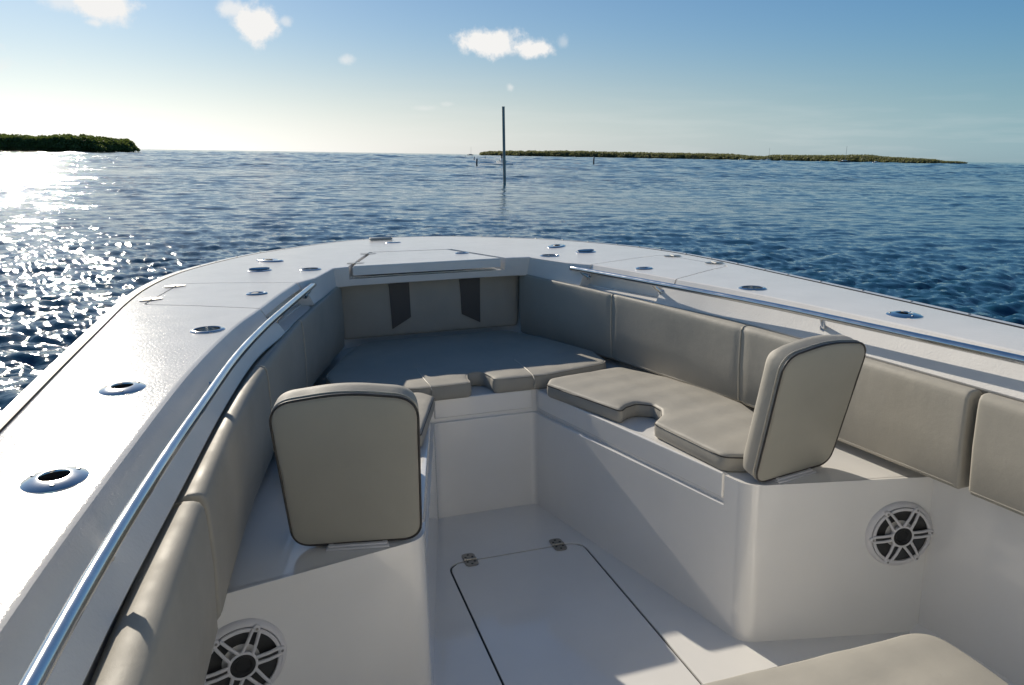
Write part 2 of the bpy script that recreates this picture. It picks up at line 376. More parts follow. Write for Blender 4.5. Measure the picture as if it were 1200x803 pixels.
# side hatch lids, hinges, latches
def flush_latch(parent, x, y, rz=0, r=.036):
    T = Matrix.Translation((x, y, sheer(y)+.0005)) @ Matrix.Rotation(rz, 4, 'Z')
    b = nb(); lathe(b, [(.0, .001), (r*.60, .001), (r*.66, .004), (r*.8, .0055), (r*.95, .004), (r, 0)], T, 32, 1.25, 1); p = obj('latch', b, M['steel'], parent)
    b = nb(); lathe(b, [(0, .004), (r*.42, .004), (r*.5, .0015)], T @ Matrix.Translation((-r*.2, 0, 0)), 20); obj('latch_pull', b, M['hole'], parent)
def deck_hinge(parent, x, y, ang, ln=.075):
    T = Matrix.Translation((x, y, sheer(y)+.0008)) @ Matrix.Rotation(ang, 4, 'Z')
    b = nb()
    for sg in (1, -1):
        poly = round_poly([(sg*.004, -ln*.45), (sg*.045, -ln*.26), (sg*.045, ln*.26), (sg*.004, ln*.45)], [.004, .016, .016, .004])
        poly = poly if area2(poly) > 0 else poly[::-1]
        n0 = len(b.verts); prism(b, poly, 0, .0014); b.verts.ensure_lookup_table(); bmesh.ops.transform(b, matrix=T, verts=b.verts[n0:])
    tube(b, [T @ Vector((0, -ln*.45, .001)), T @ Vector((0, ln*.45, .001))], .0035, 10)
    h = obj('hinge', b, M['alum'], parent)
for s, me in zip((1, -1), lids):
    me.materials.append(M['deck']); lid = link('hatch_lid', me, M['deck'], boat)
    flush_latch(lid, s*.905, 3.40)
    for (x, y) in ((1.262, 3.765), (1.322, 3.44)): deck_hinge(lid, s*x, y, s*-.17 if s > 0 else .17)
# bow locker lid: a thick slab with its front edge showing
bm = nb(); poly = [Vector(p) for p in [(.372, 4.062), (.188, 4.585), (-.262, 4.64), (-.437, 4.078)]]; poly = poly if area2(poly) > 0 else poly[::-1]
a, b_ = prism(bm, poly, lambda p: sheer(p[1])-.048, lambda p: sheer(p[1])+.001)
bmesh.ops.bevel(bm, geom=[e for e in bm.edges if any(v in b_ for v in e.verts)], offset=.006, segments=3, affect='EDGES')
blid = obj('locker_lid', bm, M['deck'], boat); flush_latch(blid, .224, 4.37, 0, .034)
for (x, y) in ((-.29, 4.585), (-.405, 4.20)): deck_hinge(blid, x, y, -.28)
# lining of the bow locker opening: a drain channel
bm = nb(); prism(bm, [(.40, 4.125), (.24, 4.62), (-.30, 4.68), (-.45, 4.135)], .935, .9535); obj('locker_channel', bm, M['gel'], boat)

def cup(parent, x, y):
    T = Matrix.Translation((x, y, sheer(y)))
    b = nb(); lathe(b, [(.043, -.002), (.0425, .003), (.045, .0055), (.052, .0045), (.0565, .001), (.0565, -.002)], T, 40); h = obj('cup_holder', b, M['steel'], parent)
    b = nb(); lathe(b, [(.0425, .002), (.0415, -.075), (.038, -.08), (0, -.08)], T, 36); obj('cup_well', b, M['steel'], h)
    b = nb(); box(b, (0, 0, -.0775), (.07, .012, .003), T @ Matrix.Rotation(.4, 4, 'Z')); box(b, (0, 0, -.0772), (.012, .07, .003), T @ Matrix.Rotation(.4, 4, 'Z')); obj('well_liner', b, M['hole'], h)
def rod(parent, x, y, sgn):
    # oval dished flange with an angled tube through it
    rz = sgn*-.15
    T = Matrix.Translation((x, y, sheer(y))) @ Matrix.Rotation(rz, 4, 'Z')
    b = nb(); lathe(b, [(.0255, -.01), (.0255, .006), (.027, .0088), (.030, .0088), (.040, .0066), (.0515, .0038), (.0555, .001), (.056, -.002)], T, 40, .98, 1.12); h = obj('rod_holder', b, M['steel'], parent)
    b = nb(); lathe(b, [(.0256, .006), (.0235, -.10), (0, -.10)], T @ Matrix.Rotation(.0, 4, 'X'), 28); obj('rod_tube', b, M['hole'], h)
    b = nb()
    for a in (.5, 2.6, 4.7): lathe(b, [(0, .0022), (.003, .002), (.0045, 0)], T @ Matrix.Translation((.042*cos(a), .046*sin(a), .0058)), 12)
    q_ = obj('screw', b, M['alum'], h); q_['kind'] = 'stuff'
for s in (1, -1):
    for (x, y) in CUPS: cup(boat, s*x, y)
    for (x, y) in RODS: rod(boat, s*x, y, s)
    # pop-up cleat: an oval plate with a folded horn bar
    y = 4.12; T = Matrix.Translation((s*.898, y, sheer(y)))
    b = nb(); lathe(b, [(0, .003), (.042, .004), (.052, .006), (.06, .003), (.062, 0)], T, 36, 1.0, .9); cl = obj('pop_up_cleat', b, M['steel'], boat)
    b = nb(); tube(b, [T @ Vector((x_, 0, .010)) for x_ in (-.05, -.035, 0, .035, .05)], [.004, .007, .008, .007, .004], 10); obj('cleat_horn', b, M['steel'], cl)
    # long oval hawse plate
    y = 4.46 if s > 0 else 4.51; T = Matrix.Translation((s*.845, y, sheer(y))) @ Matrix.Rotation(s*-.62, 4, 'Z')
    b = nb(); lathe(b, [(.0, .003), (.035, .003), (.05, .007), (.072, .007), (.082, .003), (.085, 0)], T, 40, .62, 1.25); hp = obj('hawse_plate', b, M['steel'], boat)
    b = nb(); lathe(b, [(0, .0085), (.020, .0085), (.026, .004)], T @ Matrix.Translation((0, .012, 0)), 20, .8, 1.2); obj('hawse_opening', b, M['hole'], hp)
# small fittings at the stem: folded bow light and anchor shackle plate
y = 5.34; T = Matrix.Translation((-.11, y, sheer(y)-.002))
bm = nb(); box(bm, (0, 0, .010), (.155, .05, .016), T, .006); obj('bow_fitting', bm, M['alum'], boat)
y = 5.14; T = Matrix.Translation((-.055, y, sheer(y)-.002)); bm = nb(); lathe(bm, [(0, .004), (.04, .005), (.05, .002), (.052, 0)], T, 30, 1, .8); obj('stem_plate', bm, M['steel'], boat)

# rub rail: a half-round strip outside the deck edge with capped screws on top
for s in (1, -1):
    idx = [i for i in range(nS) if (Of[i].x >= -1e-6 if s > 0 else Of[i].x <= 1e-6)]
    secs = []
    for i in idx:
        o = Of[i]; n = nO[i]; z = sheer(o.y)-.004
        secs.append([v3(o+n*.001, z-.05), v3(o+n*.001, z-.010), v3(o+n*.011, z-.001), v3(o+n*.038, z-.001), v3(o+n*.049, z-.009), v3(o+n*.055, z-.024), v3(o+n*.049, z-.042), v3(o+n*.033, z-.05)])
    bm = nb(); loft(bm, secs); rr = obj('rub_rail', bm, M['rub'], boat)
    secs = []
    for i in idx:
        o = Of[i]; n = nO[i]; z = sheer(o.y)-.004
        secs.append([v3(o+n*.0012, z-.006), v3(o+n*.0012, z-.0002), v3(o+n*.010, z-.0002), v3(o+n*.0115, z-.0035)])
    bm = nb(); loft(bm, secs); obj('seam_sealant', bm, M['dark'], rr)
    me = None; acc = 0; last = None
    for i in idx:
        o = Of[i]; n = nO[i]
        if last is not None: acc += (o-last).length
        last = o
        if acc > .16 and o.y > .8:
            acc = 0
            if me is None: b = nb(); lathe(b, [(0, .002), (.0045, .0015), (.006, 0)], Matrix.Identity(4), 12); me = mesh_of('screw', b); me.materials.append(M['alum'])
            link('screw', me, None, rr, Matrix.Translation(v3(o+n*.025, sheer(o.y)-.0048)))
# hull shell
secs = []
for i in range(nS):
    o = Of[i]; n = nO[i]; f = max(0, (o.y-1.5)/4.0); z = sheer(o.y)
    c1 = Vector((o.x*(.93-.22*f), min(o.y, 1.5)+(o.y-1.5)*.96 if o.y > 1.5 else o.y)); c2 = Vector((o.x*(.86-.42*f), 1.5+(o.y-1.5)*.90 if o.y > 1.5 else o.y)); c3 = Vector((0, 1.5+(o.y-1.5)*.80 if o.y > 1.5 else o.y))
    secs.append([v3(o-n*.001, z-.02), v3(c1, .45), v3(c2, -.30), v3(c3, -.95+.35*f)])
bm = nb(); loft(bm, secs, closed_sec=False, caps=False); obj('hull', bm, M['gel'], boat)

# cockpit wall lining and floor
secs = []
for i in range(nS):
    p = If[i]; n = outn(If)[i] if False else nL[i]; q = p + n*.085
    zl = zL(Lf[i].y)
    secs.append([v3(q, zl+.01), v3(q, zl-.05), v3(q+n*.01, .5), v3(q+n*.01, .03), v3(q-n*.02, -.002)])
bm = nb(); loft(bm, secs, closed_sec=False, caps=False); obj('cockpit_wall', bm, M['gel'], boat)
bm = nb(); prism(bm, [(-1.3, -3), (1.3, -3), (1.2, 1.8), (.9, 3.3), (-.9, 3.3), (-1.2, 1.8)], -.04, 0.0); floor = obj('cockpit_floor', bm, M['gel'], boat)
HF = round_poly([(-.283, 1.40), (.283, 1.40), (.283, 2.697), (-.283, 2.697)], .075, 10)
cuts = nb(); prism(cuts, HF, -.022, .1); floor.data = boolean(floor, cuts, m=M['gel'])
bm = nb(); a, b_ = prism(bm, offset([Vector(p) for p in HF], .008), -.018, -.0005)
bmesh.ops.bevel(bm, geom=[e for e in bm.edges if all(v in b_ for v in e.verts)], offset=.003, segments=2, affect='EDGES')
fh = obj('floor_hatch', bm, M['gel'], boat)
bm = nb(); HR = offset([Vector(p) for p in HF], .0005); HR2 = offset([Vector(p) for p in HF], .0075); n = len(HR)
for i in range(n):
    q = [bm.verts.new(v3(p, -.006)) for p in (HR[i], HR[(i+1) % n], HR2[(i+1) % n], HR2[i])]; bm.faces.new(q)
obj('hatch_gasket', bm, M['dark'], fh)
for x in (-.188, .182):
    T = Matrix.Translation((x, 2.697, .0008)); b = nb()
    for sg in (1, -1):
        poly = round_poly([(-.026, sg*.003), (.026, sg*.003), (.026, sg*.05), (-.026, sg*.05)], [.002, .002, .02, .02]); poly = poly if area2(poly) > 0 else poly[::-1]
        n0 = len(b.verts); prism(b, poly, 0, .003); b.verts.ensure_lookup_table(); bmesh.ops.transform(b, matrix=T, verts=b.verts[n0:])
    h = obj('hinge', b, M['alum'], boat); b = nb()
    for k in range(5): tube(b, [T @ Vector((-.026+k*.0106, 0, .004)), T @ Vector((-.026+k*.0106+.0088, 0, .004))], .0048, 10)
    q_ = obj('hinge_knuckle', b, M['alum'], h); q_['kind'] = 'stuff'; b = nb()
    for (px_, py_) in ((-.014, .018), (.014, .018), (0, .036), (-.014, -.018), (.014, -.018), (0, -.036)): lathe(b, [(0, .0006), (.0045, .0006), (.005, -.001)], T @ Matrix.Translation((px_, py_, .0032)), 12)
    q_ = obj('screw', b, M['hole'], h); q_['kind'] = 'stuff'

# seat base: V-shaped bench of moulded gelcoat with a recessed fascia band
outer = [(p.x, p.y) for p in [(If[i]+nL[i]*.09) for i in range(nS)] if p.y > 1.9]
SB = [(.504, 1.886), (1.11, 1.745)] + outer + [(-1.11, 1.745), (-.504, 1.886), (-.228, 3.105), (.228, 3.105)]
nO2 = len(outer); SB = round_poly(SB, [.075, .02]+[0]*nO2+[.02, .075, .03, .03], 8); SB = SB if area2(SB) > 0 else SB[::-1]
bm = nb(); a, b_ = prism(bm, SB, -.01, .54)
def near(v, x, y): return (v.co.xy-Vector((x, y))).length < 1e-4
tope = [e for e in bm.edges if all(abs(v.co.z-.54) < 1e-5 for v in e.verts) and all(v.co.y < 3.2 and abs(v.co.x) < 1.2 for v in e.verts) and not (abs(e.verts[0].co.x) > .9 and e.verts[0].co.y > 1.9)]
bmesh.ops.bevel(bm, geom=tope, offset=.020, segments=5, affect='EDGES')
seat = obj('seat_base', bm, M['gel'], boat, 40)
cuts = nb()
e = .016
prism(cuts, [(.44, 1.985), (.482+e, 1.985), (.482+e, 1.986), (.228+e, 3.105+e), (-.228-e, 3.105+e), (-.482-e, 1.986), (-.482-e, 1.985), (-.44, 1.985)], .438, .6)
seat.data = boolean(seat, cuts, m=M['gel'])
bm = nb(); bm.from_mesh(seat.data); bmesh.ops.remove_doubles(bm, verts=bm.verts, dist=1e-5)
ev = [e for e in bm.edges if len(e.link_faces) == 2 and all(abs(v.co.z-.438) < 1e-4 for v in e.verts) and e.calc_face_angle(0) > 1.2 and min(f.calc_center_median().z for f in e.link_faces) < .437 and e.calc_length() > .05]
bmesh.ops.bevel(bm, geom=ev, offset=.006, segments=3, affect='EDGES'); bm.to_mesh(seat.data); bm.free()
seat.data.polygons.foreach_set('use_smooth', [True]*len(seat.data.polygons)); seat.data.set_sharp_from_angle(angle=rad(38))
# the fascia band itself (edge of the lift-up seat lids), one each side and one in front
def band(p, q, th=.0145, nm='seat_lid_fascia'):
    p, q = Vector(p), Vector(q); t = (q-p).normalized(); n = Vector((-t.y, t.x))
    T = Matrix(((t.x, n.x, 0, p.x), (t.y, n.y, 0, p.y), (0, 0, 1, 0), (0, 0, 0, 1)))
    b = nb(); box(b, ((q-p).length/2, -.011, .4985), ((q-p).length, .022, .085), T, .005, 3); return obj(nm, b, M['gel'], boat)
e2 = .009
band((.475+e2, 2.0), (.230+e2, 3.09)); band((.222, 3.105+e2), (-.222, 3.105+e2)); band((-.230-e2, 3.09), (-.475-e2, 2.0))

# grab rails
RP = [(1.145, -1.6), (1.145, -.3), (1.135, .4), (1.106, 1.0), (1.062, 1.48), (1.010, 1.91), (.952, 2.35), (.872, 2.78), (.772, 3.22), (.655, 3.715)]
RPd = cat(RP, 8)
for s in (1, -1):
    pts = [Vector((s*p.x, p.y, .978+.004*(p.y-2))) for p in RPd]
    en = pts[-1]; tdir = (pts[-1]-pts[-3]).normalized()
    bm = nb(); tube(bm, pts + [en + tdir*.010 + Vector((0, 0, -.002)), en+tdir*.018+Vector((s*.004, 0, -.010))], [.0128]*(len(pts))+[.012, .008], 16); rl = obj('grab_rail', bm, M['rail'], boat, 60)
    for yy in (3.64, 3.10, 2.20, 1.32, .4, -.6):
        k = min(range(len(pts)), key=lambda j: abs(pts[j].y-yy)); p = pts[k]
        kk = min(range(len(K)), key=lambda j: abs(K[j].y-yy)); a = Vector((s*K[kk].x, K[kk].y, sheer(yy))); l = Vector((s*L[kk].x, L[kk].y, zL(yy)))
        q = a.lerp(l, .52)
        bm = nb(); tube(bm, [p, p.lerp(q, .45)+Vector((0, 0, -.006)), q+(q-p).normalized()*.01], [.010, .0095, .0095], 12); so = obj('standoff', bm, M['rail'], rl, 60)
        d = (q-p).normalized(); bm = nb(); lathe(bm, [(.0, .004), (.009, .004), (.0145, .0025), (.016, -.003)], Matrix.Translation(q) @ (-d).to_track_quat('Z', 'Y').to_matrix().to_4x4(), 20); obj('standoff_base', bm, M['rail'], rl)

# loudspeakers
def speaker(s):
    fx, fy = s*.984, 1.886-.141*(.984-.504)/.606
    t = Vector((.606, -.141*s, 0)).normalized(); nrm = Vector((0, 0, 1)).cross(t); nrm = -nrm if nrm.y > 0 else nrm
    xa = Vector((0, 0, 1)).cross(nrm); T = Matrix(((xa.x, 0, nrm.x, fx), (xa.y, 0, nrm.y, fy), (0, 1, 0, .354), (0, 0, 0, 1)))
    b = nb(); lathe(b, [(.094, .004), (.094, .012), (.0965, .0145), (.101, .0135), (.107, .008), (.110, .001), (.110, -.001)], T, 64); sp = obj('speaker', b, M['lgrey'], boat)
    b = nb(); lathe(b, [(.094, .002), (.089, .007), (.080, .006), (.064, .001), (.045, -.002), (0, -.004)], T @ Matrix.Translation((0, 0, .002)), 48); obj('speaker_cone', b, M['cone'], sp)
    b = nb()
    lathe(b, [(.0935, .013), (.0935, .019), (.089, .0205), (.085, .019), (.085, .013)], T, 64)
    lathe(b, [(.036, .014), (.036, .0235), (.033, .025), (.030, .024), (.030, .014)], T, 40)
    for k in range(6):
        a0 = k*pi/3 + .08
        for sg in (1, -1):
            if k % 3 == 0: sg2 = sg*.62
            else: sg2 = sg
            p1 = T @ Vector((.032*cos(a0+sg2*.42), .032*sin(a0+sg2*.42), .0205)); p2 = T @ Vector((.093*cos(a0+sg*.095), .093*sin(a0+sg*.095), .0195))
            tube(b, [p1, p1.lerp(p2, .5)+nrm*.003, p2], [.0048, .0044, .0046], 8)
    for k in range(6):
        a0 = k*pi/3+.08; lathe(b, [(.0, .0235), (.004, .0235), (.0085, .021), (.009, .013)], T @ Matrix.Translation((.095*cos(a0), .095*sin(a0), 0)), 20)
    obj('speaker_grille', b, M['lgrey'], sp, 50)
    b = nb(); lathe(b, [(.031, .012), (.030, .0225), (.022, .0235), (.018, .019), (0, .0215)], T, 36); obj('centre_cap', b, M['dark'], sp)
    b = nb()
    for a0 in (.08, pi+.08):
        R_ = T @ Matrix.Rotation(a0, 4, 'Z'); vs = [b.verts.new(R_ @ Vector(q)) for q in ((.030, -.013, .0195), (.089, -.008, .0185), (.089, .008, .0185), (.030, .013, .0195))]
        vd = [b.verts.new(R_ @ Vector(q)) for q in ((.030, -.010, .0135), (.089, -.008, .0135), (.089, .008, .0135), (.030, .010, .0135))]
        b.faces.new(vs); b.faces.new(vd[::-1])
        for j in range(4): b.faces.new((vs[j], vd[j], vd[(j+1) % 4], vs[(j+1) % 4]))
    q_ = obj('grille_bridge', b, M['cone'], sp); q_['kind'] = 'stuff'
    me = None
    for k in range(6):
        a0 = k*pi/3+.08
        if me is None: b = nb(); lathe(b, [(0, .0015), (.003, .0012), (.0035, 0)], Matrix.Identity(4), 12); me = mesh_of('screw', b); me.materials.append(M['alum'])
        link('screw', me, None, sp, T @ Matrix.Translation((.095*cos(a0), .095*sin(a0), .0236)))
for s in (1, -1): speaker(s)

# console behind the photographer: the white moulding that throws light back on the aft faces
bm = nb(); box(bm, (0, -.55, .70), (1.04, 1.5, 1.40), None, .06, 4); cons = obj('console', bm, M['gel'], boat)
bm = nb(); box(bm, (0, .67, .215), (.90, .94, .43), None, .05, 4); obj('console_seat_box', bm, M['gel'], boat)
bm = nb(); prism(bm, [(-.45, -.2), (.45, -.2), (.40, -.75), (-.40, -.75)], 1.40, 1.9); obj('windscreen_frame', bm, M['gel'], boat)
bm = nb(); box(bm, (0, -.75, 2.13), (2.3, 3.9, .07), None, .03, 3); obj('hardtop', bm, M['gel'], boat)  # unseen hardtop, added to block overhead sky and darken the cockpit
for s in (1, -1):
    for y in (-.3, -2.0): bm = nb(); tube(bm, [(s*.62, y-.1, 0), (s*.66, y, 2.13)], .025, 12); obj('hardtop_post', bm, M['rail'], boat)

# ------------------------------------------------------------------ cushions, each its own thing
V = M['vinyl']
# forward V cushion, notched at its aft edge
FW = round_poly([(.285, 3.105), (.63, 3.20), (.65, 3.45), (.52, 3.85), (.40, 4.09), (-.40, 4.09), (-.52, 3.85), (-.65, 3.45), (-.62, 3.20), (-.285, 3.095),
                 (-.055, 3.10), (-.055, 3.17), (-.035, 3.26), (.03, 3.26), (.045, 3.17), (.045, 3.11)],
                [.03, .08, .2, .12, .12, .12, .12, .2, .08, .03, .03, .02, .045, .045, .02, .03])
t = thing('bow_seat_cushion', 'large shaded cushion filling the bow below the striped backrest, notched at its aft edge', 'seat cushion', (0, 3.6, .54))
bm = nb(); pad(bm, FW, .066, Matrix.Translation((0, 0, .5405)), er=.016, crown=.004, inset=.09, wob=.0006); obj('cushion_pad', bm, V, t, 60)
bm = nb(); piping(bm, FW, .6025, Matrix.Identity(4), .004, .0028); obj('piping', bm, V, t, 60)
for x in (-.235, .225):
    bm = nb(); tube(bm, [(x, 3.088+.004*abs(x), .553), (x, 3.086, .575), (x, 3.09, .594), (x, 3.11, .6075), (x*1.02, 3.2, .6085), (x*1.03, 3.4, .6095)], .0030, 6); obj('seam_welt', bm, M['stitch'], t, 60)
# side seat cushions
CU = [(.245, 2.985), (.285, 3.06), (.655, 3.13), (.765, 2.90), (.83, 2.66), (.855, 2.45), (.78, 2.03), (.60, 1.955), (.487, 2.005), (.435, 2.375), (.50, 2.44), (.53, 2.50), (.53, 2.57), (.48, 2.61), (.425, 2.585), (.385, 2.545)]
CR = [.03, .05, .06, .2, .3, .12, .06, .06, .045, .03, .03, .03, .03, .03, .03, .035]
for s, lab in ((1, 'sunlit tan seat cushion with a finger notch on the starboard bench'), (-1, 'tan bench cushion mostly hidden behind the port folding backrest')):
    poly = round_poly([(s*x, y) for x, y in CU], CR)
    t = thing('bench_seat_cushion', lab, 'seat cushion', (s*.6, 2.5, .54), 'bench seat cushions')
    bm = nb(); pad(bm, poly, .062, Matrix.Translation((0, 0, .5405)), er=.015, crown=.006, inset=.06, wob=.001); obj('cushion_pad', bm, V, t, 60)
    bm = nb(); piping(bm, poly, .5915, Matrix.Identity(4), .0005, .0024); obj('piping', bm, M['piping'], t, 60)
# console seat cushion at the photographer's knees
poly = round_poly([(-.485, .25), (.485, .25), (.485, 1.175), (-.485, 1.175)], .075, 8)
t = thing('console_seat_cushion', 'grained tan cushion corner at the bottom right edge of the photo', 'seat cushion', (0, .7, .43))
bm = nb(); pad(bm, poly, .072, Matrix.Translation((0, 0, .431)), er=.014, crown=.008, inset=.07); obj('cushion_pad', bm, V, t, 60)
bm = nb(); piping(bm, poly, .4925, Matrix.Identity(4), .001, .0024); obj('piping', bm, M['piping'], t, 60)

def seg_dist(p, P):
    best = 9
    for a, b in zip(P, P[1:]):
        a, b = Vector(a).to_2d(), Vector(b).to_2d(); ab = b-a; t_ = max(0, min(1, (p-a).dot(ab)/ab.length_squared)); best = min(best, (p-(a+ab*t_)).length)
    return best
# coaming bolsters following the cockpit side
def bolster(s, y0, y1, name, lab, seams, zb=.572):
    pts = [(Vector((p.x, p.y)), zL(p.y)) for p in cat(I0[:12], 24)]
    pts = [(p, z) for p, z in pts if y0 <= p.y <= y1]
    def cut_at(a, b, f): return (a[0].lerp(b[0], f), a[1]+(b[1]-a[1])*f)
    def fine(a, b): ln_ = (b[0]-a[0]).length; return [a]+[cut_at(a, b, q/ln_) for q in (.0012, .0035, .007, .0115) if q < ln_*.9]
    pts = fine(pts[0], pts[1]) + pts[1:-1] + fine(pts[-1], pts[-2])[::-1]
    t = thing(name, lab, 'coaming cushion', (s*.9, (y0+y1)/2, .7), 'padded bolsters along the coaming')
    secs = []; n = len(pts); th = .074
    for i, (p, z) in enumerate(pts):
        tg = (pts[min(i+1, n-1)][0]-pts[max(i-1, 0)][0]).normalized(); o = Vector((tg.y, -tg.x))
        c = 0; d = min((p-pts[0][0]).length, (p-pts[-1][0]).length); r = .010; dl = max(.018, min(seg_dist(p, L), .07))
        sh = 0 if d > r else r - math.sqrt(max(0, r*r-(r-d)**2))
        zt = z-.006
        for y in seams:
            g = abs(p.y-y)
            if g < .03: sh += .0045*(1-g/.03)
        c = .003*sin(p.y*21)+.0015*sin(p.y*53)
        S_ = [(sh+.012, zb+sh), (sh+.003, zb+.012+sh), (sh-.003, (zb+zt)/2), (sh-.001, zt-.040), (sh+.0005, zt-.016), (sh+.002, zt-.006), (sh+.14*dl, zt+.006), (sh+.34*dl, zt+.012-sh*.5), (sh+.66*dl, zt+.013-sh*.5), (max(.9*dl, .55*th), zt+.002-sh*.5), (th, zt-.006), (th, zb+.01+sh), (th-.01, zb+sh)]
        secs.append([Vector((s*(p.x+o.x*a), p.y+o.y*a, zz)) for a, zz in S_])
    bm = nb(); loft(bm, secs); body = obj('bolster_pad', bm, V, t, 60)
    for y in seams:
        i = min(range(n), key=lambda j: abs(pts[j][0].y-y)); q = secs[i]
        bm = nb(); tube(bm, [q[k] + Vector((-s*.002, 0, .0005)) for k in range(0, 10)], .0026, 6); obj('seam_welt', bm, M['stitch'], t, 60)
    bm = nb(); tube(bm, [sc[1] + Vector((s*.001, 0, 0)) for sc in secs[2:-2:3]], .0022, 6); obj('piping', bm, V, t, 60)
bolster(1, 1.592, 4.14, 'coaming_bolster', 'long starboard bolster behind the sunlit bench cushion, three panels long', [2.53, 3.36])
bolster(-1, 1.585, 4.14, 'coaming_bolster', 'long port bolster under the near steel rail, sunlit along its top', [2.60, 3.30])
bolster(1, -.6, 1.578, 'coaming_bolster', 'starboard bolster cut by the right edge of the photo, above the speaker panel', [.7])
bolster(-1, -.6, 1.574, 'coaming_bolster', 'nearest port bolster at the bottom left beside the left speaker', [.7])

# bow backrest
t = thing('striped_cushion', 'shaded upright bow backrest cushion with two charcoal stripes', 'backrest', (0, 4.24, .61))
T = Matrix(((1, 0, 0, 0), (0, 0, 1, 0), (0, 1, 0, 0), (0, 0, 0, 1)))
def upright(y, flip=1): return Matrix(((1, 0, 0, 0), (0, 0, -1, y), (0, 1, 0, 0), (0, 0, 0, 1)))
poly = round_poly([(-.505, .600), (.508, .600), (.53, .93), (-.53, .93)], .03)
bm = nb(); pad(bm, poly, .07, upright(4.27), er=.018, crown=.006, inset=.05); obj('cushion_pad', bm, V, t, 60)
for pl in ([(-.236, .896), (-.123, .896), (-.122, .702), (-.228, .642)], [(.162, .896), (.281, .896), (.276, .640), (.170, .696)]):
    b = nb(); pr = [(x, z) for x, z in pl]; pr = pr if area2(pr) > 0 else pr[::-1]
    prism(b, [Vector(p) for p in pr], .0718, .0795); b.transform(upright(4.27)); obj('accent_stripe', b, M['char'], t)

# folding backrests on their brackets
def backrest(s, lab):
    c0 = Vector((s*.676, 1.905, .551)); th = .0
    ang = s*.20; lean = math.atan2(.105, .435)
    X = Vector((cos(ang), sin(ang), 0)); Z = (Vector((0, 0, 1))*cos(lean) + Vector((sin(ang), -cos(ang), 0))*sin(lean)).normalized(); Y = Z.cross(X)   # Y points forward
    T = Matrix(((X.x, Z.x, -Y.x, c0.x), (X.y, Z.y, -Y.y, c0.y), (X.z, Z.z, -Y.z, c0.z), (0, 0, 0, 1)))   # local: x across, y up the back, z aft
    t = thing('folding_backrest', lab, 'backrest', tuple(c0), 'folding bench backrests')
    poly = round_poly([(-.165, 0), (.165, 0), (.177, .428), (0, .452), (-.177, .428)], [.052, .052, .066, .5, .066], 12)
    TT = T @ Matrix.Translation((0, 0, -.088))
    bm = nb(); rows = pad(bm, poly, .088, TT, er=.005, crown=.003, inset=.05, wob=.0008, br=.026); obj('backrest_pad', bm, V, t, 60)
    P2 = [Vector(p) for p in poly]; P2 = P2 if area2(P2) > 0 else P2[::-1]; P2 = resample(P2, .022)
    bm = nb(); piping(bm, poly, .086, TT, -.001, .0034); obj('piping', bm, M['piping'], t, 60)
    bm = nb(); piping(bm, poly, .072, TT, -.0022, .0018); obj('stitch_line', bm, M['stitch'], t, 60)
    bm = nb(); q = offset(P2, .007)
    vs = [bm.verts.new(TT @ Vector((p.x, p.y, .0895))) for p in q]; q2 = offset(P2, .032)
    v2 = [bm.verts.new(TT @ Vector((p.x, p.y, .0935))) for p in q2]
    for i in range(len(vs)): bm.faces.new((vs[i], vs[(i+1) % len(vs)], v2[(i+1) % len(vs)], v2[i]))
    bm.faces.new(v2); obj('rear_panel', bm, M['vinylback'], t, 60)
    # bracket: foot plate on the seat base, two lugs and a pin
    Rz = Matrix.Translation((c0.x, c0.y, 0)) @ Matrix.Rotation(ang, 4, 'Z')
    bm = nb(); box(bm, (0, -.004, .5435), (.165, .034, .006), Rz, .002, 2); box(bm, (0, -.006, .548), (.150, .012, .006), Rz, .002); box(bm, (-.07, .004, .5475), (.014, .03, .008), Rz, .002); box(bm, (.07, .004, .5475), (.014, .03, .008), Rz, .002); br = obj('bracket', bm, M['lgrey'], t)
    bm = nb(); box(bm, (0, .020, .558), (.13, .034, .032), Rz, .003); obj('bracket_hinge', bm, M['alum'], br)
    bm = nb(); tube(bm, [Rz @ Vector((-.064, .006, .560)), Rz @ Vector((.064, .006, .560))], .006, 10)
    for x in (-.072, .072): lathe(bm, [(0, .0015), (.005, .0012), (.006, 0)], Rz @ Matrix.Translation((x, -.006, .5466)), 12)
    obj('bracket_pin', bm, M['alum'], br)
    bm = nb(); lathe(bm, [(0, .012), (.009, .011), (.011, 0)], Rz @ Matrix.Translation((-s*.0+(.195 if s > 0 else -.155), .08, .5405)), 16); obj('snap_stud', bm, M['dark'], br)
backrest(-1, 'upright folding backrest on the port bench seen from behind, nearest to the viewer')
backrest(1, 'tilted folding backrest on the starboard bench beside the sunlit cushion')

